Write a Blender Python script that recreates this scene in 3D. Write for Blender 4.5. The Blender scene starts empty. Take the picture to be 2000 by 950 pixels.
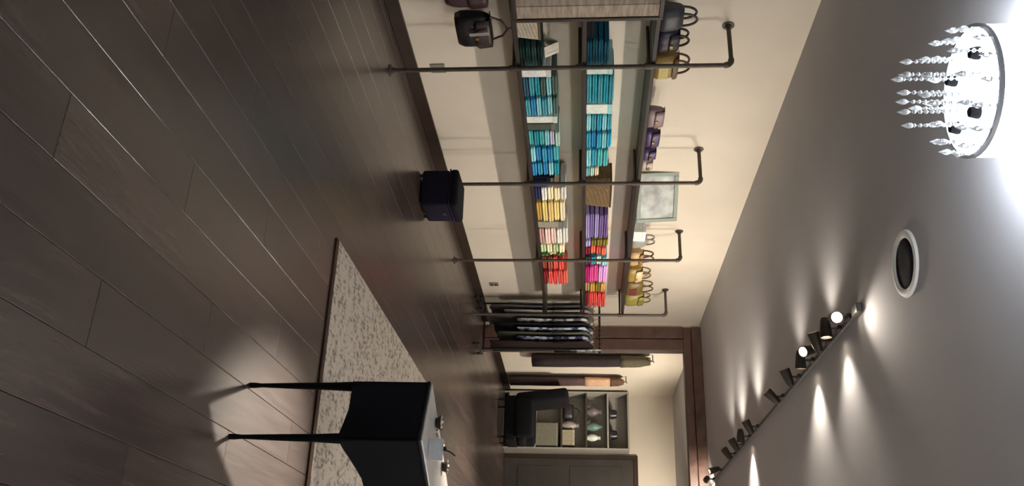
import bpy, bmesh, math, random
from mathutils import Vector, Matrix, noise
random.seed(7)
PI = math.pi
scn = bpy.context.scene
col = scn.collection

# ------------------------------------------------------------------ camera
# world: X = 0 is the shelf wall, +X into the shop, +Y along that wall, Z up.  The picture was
# taken with the phone turned on its side, so the camera is rolled by 90 degrees.
F_PX = 1720.0
PITCH = math.atan(137 / F_PX)
YAW = math.atan(770 / F_PX * math.cos(PITCH))
fh = Vector((-math.sin(YAW), math.cos(YAW), 0)); rt = Vector((math.cos(YAW), math.sin(YAW), 0)); zz = Vector((0, 0, 1))
fw = fh * math.cos(PITCH) - zz * math.sin(PITCH)
up = zz * math.cos(PITCH) + fh * math.sin(PITCH)
cam_d = bpy.data.cameras.new('camera')
cam = bpy.data.objects.new('camera', cam_d); col.objects.link(cam)
cam_d.sensor_fit = 'HORIZONTAL'; cam_d.sensor_width = 36.0; cam_d.lens = F_PX / 2000 * 36.0
cam_d.clip_start = 0.05; cam_d.clip_end = 100
CAM = Vector((4.18, 0.0, 1.43))
m = Matrix((up, -rt, -fw)).transposed().to_4x4(); m.translation = CAM
cam.matrix_world = m
scn.camera = cam

# ------------------------------------------------------------------ world, exposure
w = bpy.data.worlds.new('World'); scn.world = w; w.use_nodes = True
w.node_tree.nodes['Background'].inputs[0].default_value = (0.05, 0.05, 0.055, 1)
w.node_tree.nodes['Background'].inputs[1].default_value = 1.0
scn.view_settings.view_transform = 'Standard'; scn.view_settings.look = 'None'
scn.view_settings.exposure = 0.45; scn.view_settings.gamma = 1.0
scn.view_settings.use_curve_mapping = False
CH_EMIT = 10.0        # glow of the drum chandelier
SPOT_W = 62.0         # each track head
WARM = (1.0, 0.895, 0.75)
COOL = (0.84, 0.92, 1.0)
WARMW = (1.0, 0.96, 0.90)

# ------------------------------------------------------------------ materials
MATS = {}
def mat(name, c, rough=0.6, metal=0.0, var=0.12, scale=14.0, bump=0.0, bscale=60.0, spec=0.5, emit=None, es=0.0,
        stretch=(1, 1, 1), trans=0.0, rnd=0.0, c2=None, sharp=False):
    if name in MATS: return MATS[name]
    mt = bpy.data.materials.new(name); mt.use_nodes = True; nt = mt.node_tree; N = nt.nodes; L = nt.links
    b = N['Principled BSDF']
    b.inputs['Roughness'].default_value = rough; b.inputs['Metallic'].default_value = metal
    b.inputs['Specular IOR Level'].default_value = spec
    b.inputs['Transmission Weight'].default_value = trans
    tc = N.new('ShaderNodeTexCoord'); mp = N.new('ShaderNodeMapping'); mp.inputs['Scale'].default_value = stretch
    L.new(tc.outputs['Object'], mp.inputs['Vector'])
    nz = N.new('ShaderNodeTexNoise'); nz.inputs['Scale'].default_value = scale; nz.inputs['Detail'].default_value = 4
    oi = N.new('ShaderNodeObjectInfo')
    L.new(mp.outputs[0], nz.inputs['Vector'])
    r = N.new('ShaderNodeValToRGB')
    lo = [max(0, x * (1 - var)) for x in c]; hi = [min(1, x * (1 + var)) for x in c]
    if c2: lo, hi = c, c2
    r.color_ramp.elements[0].color = (*lo, 1); r.color_ramp.elements[1].color = (*hi, 1)
    r.color_ramp.elements[0].position = 0.44 if sharp else 0.3; r.color_ramp.elements[1].position = 0.54 if sharp else 0.7
    L.new(nz.outputs['Fac'], r.inputs['Fac'])
    out = r.outputs['Color']
    if rnd:
        mr = N.new('ShaderNodeMapRange'); mr.inputs['To Min'].default_value = 1 - rnd; mr.inputs['To Max'].default_value = 1 + rnd
        L.new(oi.outputs['Random'], mr.inputs['Value'])
        hs = N.new('ShaderNodeHueSaturation'); L.new(out, hs.inputs['Color']); L.new(mr.outputs[0], hs.inputs['Value'])
        out = hs.outputs['Color']
    L.new(out, b.inputs['Base Color'])
    if bump:
        n2 = N.new('ShaderNodeTexNoise'); n2.inputs['Scale'].default_value = bscale; n2.inputs['Detail'].default_value = 3
        L.new(mp.outputs[0], n2.inputs['Vector'])
        bp = N.new('ShaderNodeBump'); bp.inputs['Strength'].default_value = bump; bp.inputs['Distance'].default_value = 0.01
        L.new(n2.outputs['Fac'], bp.inputs['Height']); L.new(bp.outputs[0], b.inputs['Normal'])
    if emit:
        b.inputs['Emission Color'].default_value = (*emit, 1); b.inputs['Emission Strength'].default_value = es
    MATS[name] = mt
    return mt
def srgb(r, g, b):
    f = lambda v: (v / 255 / 12.92) if v <= 10 else ((v / 255 + 0.055) / 1.055) ** 2.4
    return (f(r), f(g), f(b))
def fab(r, g, b, rnd=0.12):
    return mat('fabric_%d_%d_%d' % (r, g, b), srgb(r, g, b), 0.85, var=0.14, scale=22, bump=0.25, bscale=180, spec=0.2, rnd=rnd)
def leather(r, g, b):
    return mat('leather_%d_%d_%d' % (r, g, b), srgb(r, g, b), 0.42, var=0.1, scale=30, bump=0.2, bscale=140, spec=0.5)

M_WALL = mat('wall_paint', (0.66, 0.59, 0.49), 0.75, var=0.03, scale=2, bump=0.05, bscale=220, spec=0.3)
M_CEIL = mat('ceiling_paint', (0.475, 0.465, 0.48), 0.85, var=0.02, scale=2, bump=0.04, bscale=180, spec=0.2)
M_FLOORB = mat('floor_far_boards', (0.045, 0.032, 0.027), 0.35, var=0.3, scale=5, stretch=(6, 0.4, 1))
M_PLANK = mat('floor_plank_wood', (0.035, 0.0235, 0.0205), 0.27, c2=(0.078, 0.053, 0.046), scale=3.2, stretch=(9, 0.7, 1), bump=0.05,
              bscale=14, spec=1.0, rnd=0.28)
M_BASE = mat('dark_stained_trim', (0.030, 0.016, 0.010), 0.45, var=0.25, scale=6, stretch=(1, 1, 6))
M_BEAM = mat('dark_brown_beam', (0.10, 0.054, 0.04), 0.5, var=0.3, scale=8, stretch=(1, 6, 1))
M_SHELF = mat('shelf_wood', (0.022, 0.013, 0.009), 0.5, var=0.35, scale=6, stretch=(6, 0.5, 6), rnd=0.15)
M_PIPE = mat('black_iron_pipe', (0.085, 0.066, 0.052), 0.55, metal=0.35, var=0.2, scale=30)
M_BLACK = mat('black_paint', (0.008, 0.009, 0.013), 0.35, var=0.15, scale=12)
M_NAVY = mat('navy_black_paint', (0.003, 0.0045, 0.009), 0.65, var=0.15, scale=8, spec=0.2)
M_CHROME = mat('chrome', (0.6, 0.6, 0.62), 0.2, metal=1.0, var=0.03)
M_BRASS = mat('brass', (0.55, 0.38, 0.14), 0.3, metal=1.0, var=0.08)
M_WHITE = mat('white_plastic', (0.72, 0.72, 0.70), 0.5, var=0.03)

# ------------------------------------------------------------------ mesh helpers
def link(name, me, parent=None, loc=(0, 0, 0), rot=(0, 0, 0), scale=(1, 1, 1)):
    o = bpy.data.objects.new(name, me); col.objects.link(o)
    o.location = loc; o.rotation_euler = rot; o.scale = scale
    if parent is not None: o.parent = parent
    return o
def finish(bm, name, material, parent=None, smooth=False, loc=(0, 0, 0), rot=(0, 0, 0), angle=None):
    bmesh.ops.recalc_face_normals(bm, faces=bm.faces)
    me = bpy.data.meshes.new(name); bm.to_mesh(me); bm.free()
    if smooth:
        for p in me.polygons: p.use_smooth = True
        if angle: me.set_sharp_from_angle(angle=angle)
    me.materials.append(material)
    return link(name, me, parent, loc, rot)
def add_box(bm, c, s, bevel=0.0, rot=None, seg=1):
    r = bmesh.ops.create_cube(bm, size=1.0)
    vs = r['verts']
    for v in vs: v.co = Vector((v.co.x * s[0], v.co.y * s[1], v.co.z * s[2]))
    if bevel:
        es = list({e for v in vs for e in v.link_edges})
        rb = bmesh.ops.bevel(bm, geom=es, offset=bevel, segments=seg, affect='EDGES', profile=0.5)
        vs = list({v for v in rb['verts']} | {v for v in vs if v.is_valid})
    M = Matrix.Translation(Vector(c)) @ (rot.to_4x4() if rot else Matrix())
    for v in vs: v.co = M @ v.co
    return vs
def box(name, c, s, material, parent=None, bevel=0.0, rot=None, seg=1):
    bm = bmesh.new(); add_box(bm, c, s, bevel, rot, seg)
    return finish(bm, name, material, parent)
def box2(name, lo, hi, material, parent=None, bevel=0.0, seg=1):
    c = [(a + b) / 2 for a, b in zip(lo, hi)]; s = [b - a for a, b in zip(lo, hi)]
    return box(name, c, s, material, parent, bevel, None, seg)
def add_tube(bm, pts, r, n=10, cap=True):
    pts = [Vector(p) for p in pts]
    rr = r if isinstance(r, (list, tuple)) else [r] * len(pts)
    rings = []; prev = None
    for i, p in enumerate(pts):
        d = (pts[min(i + 1, len(pts) - 1)] - pts[max(i - 1, 0)]).normalized()
        if prev is None:
            a = Vector((0, 0, 1)) if abs(d.z) < 0.9 else Vector((1, 0, 0))
            x = d.cross(a).normalized()
        else:
            x = (prev - d * prev.dot(d)).normalized()
        prev = x; y = d.cross(x)
        rings.append([bm.verts.new(p + (x * math.cos(2 * PI * k / n) + y * math.sin(2 * PI * k / n)) * rr[i]) for k in range(n)])
    for a, b in zip(rings, rings[1:]):
        for k in range(n): bm.faces.new((a[k], a[(k + 1) % n], b[(k + 1) % n], b[k]))
    if cap: bm.faces.new(rings[0][::-1]); bm.faces.new(rings[-1])
def tube(name, pts, r, material, parent=None, n=10):
    bm = bmesh.new(); add_tube(bm, pts, r, n)
    return finish(bm, name, material, parent, True, angle=0.7)
def add_lathe(bm, prof, c=(0, 0, 0), n=24, axis=None):
    rings = []; M = Matrix.Translation(Vector(c)) @ (axis.to_matrix().to_4x4() if axis else Matrix())
    for r, z in prof:
        if r < 1e-6: rings.append([bm.verts.new(M @ Vector((0, 0, z)))])
        else: rings.append([bm.verts.new(M @ Vector((r * math.cos(2 * PI * k / n), r * math.sin(2 * PI * k / n), z))) for k in range(n)])
    for a, b in zip(rings, rings[1:]):
        if len(a) == 1 and len(b) == 1: continue
        for k in range(n):
            k2 = (k + 1) % n
            if len(a) == 1: bm.faces.new((a[0], b[k2], b[k]))
            elif len(b) == 1: bm.faces.new((a[k], a[k2], b[0]))
            else: bm.faces.new((a[k], a[k2], b[k2], b[k]))
def lathe(name, prof, material, parent=None, c=(0, 0, 0), n=24, axis=None):
    bm = bmesh.new(); add_lathe(bm, prof, c, n, axis)
    return finish(bm, name, material, parent, True, angle=0.6)
def empty(name, loc=(0, 0, 0), rz=0.0, parent=None):
    o = bpy.data.objects.new(name, None); col.objects.link(o); o.location = loc; o.rotation_euler = (0, 0, rz)
    o.empty_display_size = 0.1
    if parent is not None: o.parent = parent
    return o
def tag(o, label=None, cat=None, group=None, kind=None):
    if label: o['label'] = label
    if cat: o['category'] = cat
    if group: o['group'] = group
    if kind: o['kind'] = kind
    return o
def arc(c, r, a0, a1, n, ax, ay):
    c = Vector(c); ax = Vector(ax); ay = Vector(ay)
    return [c + ax * (r * math.cos(a0 + (a1 - a0) * i / n)) + ay * (r * math.sin(a0 + (a1 - a0) * i / n)) for i in range(n + 1)]

# ------------------------------------------------------------------ the room
H = 3.12; XR = 7.6; Y0 = -3.2; YB = 12.2; YF = 16.43
def S(o): o['kind'] = 'structure'; return o
floor = S(box2('floor', (-0.15, Y0 - .15, -0.16), (XR + .15, YF + .15, -0.014), M_FLOORB))
S(box2('ceiling', (-0.15, Y0 - .15, H), (XR + .15, YF + .15, H + 0.14), M_CEIL))
S(box2('wall_left', (-0.15, Y0 - .15, -0.014), (0, YF, H), M_WALL))
S(box2('wall_right', (XR, Y0 - .15, -0.014), (XR + .15, YF, H), M_WALL))
S(box2('wall_near', (0, Y0 - .15, -0.014), (XR, Y0, H), M_WALL))
S(box2('wall_far', (-0.15, YF, -0.014), (XR + .15, YF + .15, H), M_WALL))
wb = S(box2('wall_back', (0.0, YB + .01, -0.014), (0.07, YB + .16, H), M_WALL))
box2('wall_end', (6.6, YB + .01, -0.014), (XR, YB + .16, H), M_WALL, wb)
# dark beam surround of the wide opening
tr = S(empty('trim_1', (0, YB, 0)))
for nm, lo, hi in (('jamb', (0.07, -0.03, 0), (0.235, 0.19, 2.87)), ('jamb', (0.245, -0.01, 0), (0.41, 0.17, 2.87)),
                   ('header', (0.07, -0.03, 2.985), (6.6, 0.19, H)), ('header', (0.07, -0.01, 2.87), (6.6, 0.17, 2.98)),
                   ('jamb', (6.2, -0.01, 0), (6.4, 0.17, 2.87)), ('jamb', (6.41, -0.03, 0), (6.6, 0.19, 2.87))):
    box2(nm, lo, hi, M_BEAM, tr, 0.006)
S(box2('baseboard_left', (0, Y0, 0), (0.018, YB - .04, 0.105), M_BASE, None, 0.004))
S(box2('baseboard_far', (0.02, YB + .20, 0), (0.036, YF - .02, 0.105), M_BASE, None, 0.004)).location.x = -0.02
S(box2('baseboard_back', (0.02, YF - .018, 0), (1.05, YF, 0.105), M_BASE, None, 0.004))

# floor planks, each a board of its own, running along the shelf wall
PW = 0.21
def make_plank_sized(lx, ly, cache={}):
    k = (round(lx, 3), round(ly, 3))
    if k not in cache:
        bm = bmesh.new(); add_box(bm, (0, 0, 0), (lx, ly, 0.014))
        top = [e for e in bm.edges if all(v.co.z > 0 for v in e.verts)]
        bmesh.ops.bevel(bm, geom=top, offset=0.0012, segments=1, affect='EDGES')
        bmesh.ops.recalc_face_normals(bm, faces=bm.faces)
        me = bpy.data.meshes.new('plank'); bm.to_mesh(me); bm.free(); me.materials.append(M_PLANK); cache[k] = me
    return cache[k]
rest = bmesh.new(); n_pl = 0
for i in range(-1, 36):
    x0 = max(0.10 + PW * i, 0.0); x1 = min(0.10 + PW * (i + 1), XR)
    y = Y0 - (i * 0.77) % 1.9
    while y < YF:
        ya, yb = max(y, Y0), min(y + 1.9, YF); y += 1.9
        if yb - ya < 0.05: continue
        vis = False      # boards in (or next to) the part of the floor the photograph shows
        for t in (0, 0.5, 1):
            d = Vector(((x0 + x1) / 2, ya + (yb - ya) * t, 0)) - CAM
            if d.dot(fh) > 0.9 and -0.42 < d.dot(rt) / d.dot(fh) < 0.42: vis = True
        if vis:
            link('plank', make_plank_sized(x1 - x0 - 0.002, round(yb - ya, 2) - 0.001), floor, ((x0 + x1) / 2, (ya + yb) / 2, -0.007)); n_pl += 1
        else:
            add_box(rest, ((x0 + x1) / 2, (ya + yb) / 2, -0.007), (x1 - x0 - 0.002, yb - ya - 0.001, 0.014))
tag(finish(rest, 'plank_field', M_PLANK, floor), kind='stuff')

# ------------------------------------------------------------------ far dark door
d1 = S(empty('door_1', (1.13, YF, 0)))
M_DOOR = mat('dark_door_paint', (0.040, 0.034, 0.028), 0.55, var=0.15, scale=5)
box2('door_leaf', (0.07, -0.035, 0.0), (1.05, -0.002, 2.36), M_DOOR, d1, 0.003)
for lo, hi in (((0.0, -0.055, 0), (0.07, -0.001, 2.44)), ((1.05, -0.055, 0), (1.12, -0.001, 2.44)), ((0.07, -0.055, 2.36), (1.05, -0.001, 2.44))):
    box2('door_frame', lo, hi, M_BASE, d1, 0.004)
for z0, z1 in ((0.25, 1.0), (1.2, 2.15)):
    box2('door_panel', (0.2, -0.043, z0), (0.92, -0.035, z1), M_DOOR, d1, 0.004)
lathe('door_knob', [(0, 0), (0.025, 0.004), (0.012, 0.02), (0.03, 0.045), (0.02, 0.065), (0, 0.068)], M_BRASS, d1, (0.97, -0.035, 1.05), 14,
      Vector((0, -1, 0)).to_track_quat('Z', 'Y'))

# wall outlets
for y, z, lab in ((5.88, 0.265, 'small grey outlet plate low on the wall behind the nearest pipe'),
                  (10.68, 0.28, 'small grey outlet plate low on the wall beside the clothes rack')):
    t = tag(empty('wall_outlet', (0, y, z)), lab, 'outlet')
    mo = mat('grey_outlet_plastic', (0.22, 0.21, 0.17), 0.5, var=0.05)
    box2('plate', (0.0005, -0.06, -0.06), (0.009, 0.06, 0.06), mo, t, 0.003)
    for dz in (-0.026, 0.026):
        box2('socket', (0.009, -0.018, dz - 0.016), (0.0125, 0.018, dz + 0.016), M_BASE, t, 0.003)

# ------------------------------------------------------------------ drum chandelier
M_RIM = mat('satin_rim', (0.45, 0.46, 0.48), 0.4, metal=0.8, var=0.03)
M_CRYS = mat('cut_crystal', (0.92, 0.94, 0.96), 0.06, var=0.02, trans=0.55, spec=0.9)
def bead_prof(r): return [(0, r), (r * 0.75, r * 0.45), (r, 0), (r * 0.75, -r * 0.45), (0, -r)]
def chandelier(CX, CY, label, rings, es=CH_EMIT, tint=COOL, CZ=2.82, CR=0.235):
    M_DRUM = mat('lit_drum_shade_%d' % es, (0.9, 0.92, 0.95), 0.6, var=0.01, emit=tint, es=es)
    M_DISC = mat('lit_diffuser_%d' % es, (0.9, 0.92, 0.95), 0.5, var=0.01, emit=tint, es=es * 0.6)
    ch = tag(empty('crystal_chandelier', (CX, CY, H)), label, 'chandelier', 'drum chandeliers')
    zb = CZ - H
    lathe('canopy', [(0, -0.001), (0.09, -0.001), (0.09, -0.025), (0.02, -0.035), (0, -0.035)], M_CHROME, ch, n=28)
    bm = bmesh.new(); add_lathe(bm, [(CR, -0.09), (CR, zb)], n=48); add_lathe(bm, [(CR - 0.004, zb), (CR - 0.004, -0.09)], n=48)
    finish(bm, 'drum_shade', M_DRUM, ch, True)
    lathe('diffuser', [(0, zb + 0.012), (CR - 0.012, zb + 0.012), (CR - 0.012, zb + 0.004), (0, zb + 0.004)], M_DISC, ch, n=48)
    for z in (zb, -0.09):
        bm = bmesh.new(); rr = [(CR + 0.005, z - 0.007), (CR + 0.005, z + 0.007), (CR - 0.009, z + 0.007), (CR - 0.009, z - 0.007), (CR + 0.005, z - 0.007)]
        add_lathe(bm, rr, n=48); finish(bm, 'rim', M_RIM, ch, True, angle=0.5)
    tube('stem', [(0, 0, -0.03), (0, 0, zb + 0.01)], 0.012, M_CHROME, ch)
    SOCK = ((-0.094, -0.101), (-0.118, 0.102), (0.095, -0.015), (0.060, 0.148))
    for sx_, sy_ in SOCK:       # dark sockets under the diffuser
        lathe('socket', [(0, 0), (0.024, 0), (0.024, -0.012), (0.018, -0.034), (0, -0.036)], mat('socket_bakelite', (0.012, 0.012, 0.013), 0.8, var=0.1, spec=0.1), ch, (sx_, sy_, zb + 0.004), 14)
    rs = random.Random(3)
    for R0, n, ln, ph in rings:
        for k in range(n):
            a = 2 * PI * k / n + ph; L0 = ln * rs.uniform(0.72, 1.08)
            bm = bmesh.new(); x, y = R0 * math.cos(a), R0 * math.sin(a)
            if any(math.hypot(x - p, y - q) < 0.034 for p, q in SOCK): bm.free(); continue
            z = zb + 0.004; add_tube(bm, [(x, y, z), (x, y, z - L0 + 0.03)], 0.0012, 5)
            zc = z - 0.014
            while zc > z - L0 + 0.045:
                add_lathe(bm, bead_prof(0.0085), (x, y, zc), 6); zc -= 0.021
            add_lathe(bm, [(0, 0.022), (0.011, 0.006), (0.012, -0.004), (0, -0.03)], (x, y, z - L0 + 0.03), 6)
            finish(bm, 'crystal_strand', M_CRYS, ch)
    lp = bpy.data.lights.new('chandelier_bulb', 'POINT'); lp.energy = 90; lp.color = COOL; lp.shadow_soft_size = 0.12
    lo = bpy.data.objects.new('chandelier_bulb', lp); col.objects.link(lo); lo.parent = ch; lo.location = (0, 0, zb + 0.16)
RINGS = [(0.0, 1, 0.33, 0), (0.07, 5, 0.29, 0.4), (0.125, 8, 0.225, 0.1), (0.185, 12, 0.15, 0.25), (0.222, 16, 0.09, 0)]
chandelier(2.35, 2.77, 'glowing white drum chandelier with crystal strands hanging below it', RINGS)
# unseen chandeliers of the same make, added to fill the shop with light
chandelier(5.6, 2.77, 'added fill chandelier with crystals beyond the frame, level with the near one', RINGS[:1] + RINGS[3:], 32, WARMW)
chandelier(5.6, 10.4, 'added fill chandelier with crystals beyond the frame, near the dark header', RINGS[:1] + RINGS[3:], 50, WARMW)
chandelier(5.6, 6.6, 'added fill chandelier with crystals beyond the frame, over the rug', RINGS[:1] + RINGS[3:], 70, WARMW)

# ------------------------------------------------------------------ ceiling speaker
sp = tag(empty('ceiling_speaker', (2.34, 4.387, H)), 'round dark ceiling speaker with pale ring, set in the grey ceiling', 'speaker')
bm = bmesh.new(); add_lathe(bm, [(0.135, -0.001), (0.135, -0.010), (0.15, -0.017), (0.172, -0.014), (0.18, -0.001)], n=40)
finish(bm, 'ring', M_WHITE, sp, True, angle=0.6)
lathe('grille', [(0.134, -0.004), (0.12, -0.009), (0.04, -0.006), (0, -0.005)], mat('dark_grille', (0.012, 0.012, 0.018), 0.9, var=0.3, scale=200, spec=0.1), sp, n=40)

# ------------------------------------------------------------------ track and heads
TX = 2.30
trk = tag(empty('light_track', (TX, 0, H)), 'long thin dark light track running along the ceiling', 'light track')
box2('rail', (-0.017, 5.28, -0.022), (0.017, 12.0, -0.0005), mat('track_paint', (0.10, 0.09, 0.08), 0.5, var=0.1), trk, 0.003)
box2('power_feed', (-0.03, 5.16, -0.035), (0.03, 5.28, -0.0005), mat('track_paint', (0.10, 0.09, 0.08)), trk, 0.006)
M_HEAD = mat('bronze_head', (0.055, 0.045, 0.035), 0.45, metal=0.5, var=0.1)
M_LENS = mat('lit_lens', (1, 0.95, 0.85), 0.4, var=0.0, emit=(1.0, 0.86, 0.66), es=30.0)
def head(y, aim, label, watts=SPOT_W, size=95, blend=0.9, soft_r=0.03):
    t = tag(empty('track_spotlight', (TX, y, H)), label, 'spotlight', 'spotlights on the ceiling track')
    d = Vector(aim).normalized()
    box2('adapter', (-0.016, -0.04, -0.046), (0.016, 0.04, -0.0225), M_HEAD, t, 0.004)
    tube('arm', [(0, 0, -0.046), (0, 0, -0.085)], 0.008, M_HEAD, t)
    q = d.to_track_quat('Z', 'Y'); c = Vector((0, 0, -0.115))
    lathe('can', [(0, -0.075), (0.022, -0.072), (0.030, -0.05), (0.036, 0.0), (0.040, 0.045), (0.040, 0.06), (0.034, 0.06), (0.032, 0.045)], M_HEAD, t, c, 18, q)
    lathe('lens', [(0.032, 0.044), (0.02, 0.049), (0, 0.051)], M_LENS, t, c, 18, q)
    L = bpy.data.lights.new('spot_beam', 'SPOT'); L.energy = watts; L.color = WARM; L.spot_size = math.radians(size); L.spot_blend = blend
    L.shadow_soft_size = soft_r
    o = bpy.data.objects.new('spot_beam', L); col.objects.link(o); o.parent = t
    o.location = c + d * 0.07; o.rotation_euler = d.to_track_quat('-Z', 'Y').to_euler()
head(5.36, (0.32, -1, 0.0), 'track spotlight at the near end of the track, its lit lens facing the camera', SPOT_W * 0.3, 80)
head(5.58, (1, 0.05, 0.0), 'second track spotlight from the near end, turned away from shelves', SPOT_W * 0.4, 90)
head(5.84, (-1, -0.3, -0.3), 'third track spotlight from the near end, aimed at the shelf wall', SPOT_W * 0.26, 120)
head(6.06, (1.22, -2.08, -2.95), 'fourth track spotlight from the near end, added for the floor light at the table', SPOT_W * 34, 20, 1.0, 0.09)  # extra head, added to throw the pool of light under the table
head(6.30, (1, 0.2, 0.0), 'fifth track spotlight from the near end, turned away from shelves', SPOT_W * 0.6, 90)
head(6.74, (-1, -0.2, -0.4), 'sixth track spotlight from the near end, aimed at the shelf wall', SPOT_W * 0.34, 120)
head(7.35, (-1, -0.1, -1.0), 'seventh track spotlight, alone in the middle of the track', SPOT_W * 1.0, 110)
head(8.50, (-1, -0.15, -0.5), 'first of three wall aimed spotlights on the far half of the track', SPOT_W * 1.0, 128)
head(8.95, (1, 0.2, 0.0), 'only spotlight on the far half of the track turned away from shelves', SPOT_W * 0.9, 90)
head(9.35, (-1, 0.0, -0.5), 'second of three wall aimed spotlights on the far half of the track', SPOT_W * 1.1, 128)
head(9.85, (-1, 0.3, -0.55), 'last wall aimed track spotlight, turned toward the clothes rack', SPOT_W * 1.3, 110)
head(10.9, (0.35, -0.1, -1), 'added track spotlight between rack and header, pointing down at the floor', SPOT_W * 13, 85)  # extra head, added to brighten the floor by the opening
head(11.55, (0.1, 1, 0.0), 'track spotlight at the far end, lighting the ceiling by the dark header', SPOT_W * 0.6, 110)

def fill_spot(loc, target, watts, size, label):
    t = tag(empty('fill_downlight', loc), label, 'downlight')
    d = (Vector(target) - Vector(loc)).normalized()
    lathe('can', [(0, -0.001), (0.06, -0.001), (0.065, -0.07), (0.06, -0.07), (0.055, -0.05)], M_HEAD, t, n=20)
    lathe('lens', [(0.054, -0.05), (0.03, -0.055), (0, -0.056)], M_LENS, t, n=20)
    L = bpy.data.lights.new('spot_beam', 'SPOT'); L.energy = watts; L.color = WARM; L.spot_size = math.radians(size); L.spot_blend = 0.8
    L.shadow_soft_size = 0.05
    o = bpy.data.objects.new('spot_beam', L); col.objects.link(o); o.parent = t
    o.location = (0, 0, -0.09); o.rotation_euler = d.to_track_quat('-Z', 'Y').to_euler()
# unseen downlights added to brighten the far room
fill_spot((2.3, 14.2, H), (0.0, 14.2, 1.4), 250, 110, 'added fill downlight in the far room ceiling behind the header')
fill_spot((2.6, 14.6, H), (2.0, 16.2, 1.8), 170, 120, 'added fill downlight in the far room, farther from the shelf wall')

# ------------------------------------------------------------------ pipe shelf
SZ = (0.975, 1.463, 1.965); PX = 0.357; PY = [3.58 + 1.82 * k for k in range(5)]; PR = 0.0165; PZ = 2.51
shelf = tag(empty('pipe_shelf', (0, PY[0], 0)), 'long industrial wall shelf of dark boards on black iron pipes', 'shelf')
for k, y in enumerate(PY):
    yy = y - PY[0]
    rb = 0.045
    pts = [(PX, yy, 0.012), (PX, yy, PZ - rb)] + arc((PX - rb, yy, PZ - rb), rb, 0, PI / 2, 6, (1, 0, 0), (0, 0, 1))[1:] + [(0.012, yy, PZ)]
    pp = tube('pipe', pts, PR, M_PIPE, shelf, 12)
    lathe('floor_flange', [(0, 0), (0.045, 0), (0.045, 0.008), (0.024, 0.012), (0.024, 0.03), (0, 0.03)], M_PIPE, pp, (PX, yy, 0.0005), 18)
    lathe('wall_flange', [(0, 0), (0.045, 0), (0.045, 0.008), (0.024, 0.012), (0.024, 0.03), (0, 0.03)], M_PIPE, pp, (0.0005, yy, PZ), 18, Vector((1, 0, 0)).to_track_quat('Z', 'Y'))
    bm = bmesh.new(); add_tube(bm, arc((PX - rb, yy, PZ - rb), rb, -0.15, PI / 2 + 0.15, 8, (1, 0, 0), (0, 0, 1)), PR + 0.006, 12)
    finish(bm, 'elbow', M_PIPE, pp, True, angle=0.7)
    for z in SZ:
        tube('support_pipe', [(PX, yy, z - 0.050), (0.004, yy, z - 0.050)], 0.013, M_PIPE, pp)
        lathe('tee', [(PR + 0.001, -0.03), (PR + 0.007, -0.03), (PR + 0.007, 0.03), (PR + 0.001, 0.03)], M_PIPE, pp, (PX, yy, z - 0.050), 12)
for z in SZ:
    for k in range(4):
        y0 = PY[k] - PY[0] + 0.002; y1 = PY[k + 1] - PY[0] - 0.002
        if k == 3: y1 += 0.03
        box2('shelf_board', (0.003, y0, z - 0.032), (0.337, y1, z), M_SHELF, shelf, 0.003)

# ------------------------------------------------------------------ folded clothes
def folded_mesh(seed, name='folded_top'):
    """unit folded garment: x depth 1 (front fold at +0.5), y width 1, z 0..1, soft double fold at the front"""
    r = random.Random(seed); bm = bmesh.new()
    prof = []
    def bulge(z0, z1, n=5, x=0.5):
        for i in range(n + 1):
            a = -PI / 2 + PI * i / n
            prof.append((x - 0.05 + 0.05 * math.cos(a), (z0 + z1) / 2 + (z1 - z0) / 2 * math.sin(a)))
    bulge(0.0, 0.47); bulge(0.50, 1.0, x=0.49)
    prof += [(0.2, 1.0), (-0.2, 1.0), (-0.46, 0.98), (-0.5, 0.8), (-0.5, 0.2), (-0.47, 0.0), (0, 0.0)]
    ny = 7; rings = []
    for j in range(ny + 1):
        t = j / ny; y = t - 0.5
        e = min(t, 1 - t); sq = 1 if e > 0.01 else 0.82
        rings.append([bm.verts.new((x * (0.985 if sq < 1 else 1) + r.uniform(-.012, .012), y * 1.0 + 0, 0.5 + (z - 0.5) * sq + (r.uniform(-.05, .01) if z > .02 else 0))) for x, z in prof])
    n = len(prof)
    for a, b in zip(rings, rings[1:]):
        for k in range(n): bm.faces.new((a[k], a[(k + 1) % n], b[(k + 1) % n], b[k]))
    bm.faces.new(rings[0][::-1]); bm.faces.new(rings[-1])
    bmesh.ops.recalc_face_normals(bm, faces=bm.faces)
    me = bpy.data.meshes.new(name); bm.to_mesh(me); bm.free()
    for p in me.polygons: p.use_smooth = len(p.vertices) == 4
    return me
FOLD = {}
def folded(kind, color, loc, dims, rz=0):
    key = (kind % 4, color)
    if key not in FOLD:
        me = folded_mesh(kind % 4); me.materials.append(fab(*color)); FOLD[key] = me
    return link('folded_top', FOLD[key], None, loc, (0, 0, rz), dims)
ORD = ['bottom', 'second up', 'third up', 'fourth up', 'fifth up', 'sixth up']
def stack(shelf_i, y0, y1, h, colors, where, group, x1=0.315, dep=0.28, word='folded top'):
    n = len(colors); z = SZ[shelf_i]; r = random.Random(int(y0 * 1000) + shelf_i)
    for i, c in enumerate(colors):
        cname, rgb = c
        th = h / n
        o = folded(i + int(y0 * 37), rgb, (x1 - dep / 2 + r.uniform(-.012, .006), (y0 + y1) / 2 + r.uniform(-.008, .008), z + 0.0008 + i * th),
                   (dep * r.uniform(.95, 1.0), (y1 - y0) * r.uniform(.93, .99), th * 0.90), r.uniform(-.02, .02))
        pos = 'top' if i == n - 1 else ORD[i]
        tag(o, '%s %s, %s in %s' % (cname, word, pos, where), 'folded clothes', group)
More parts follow.
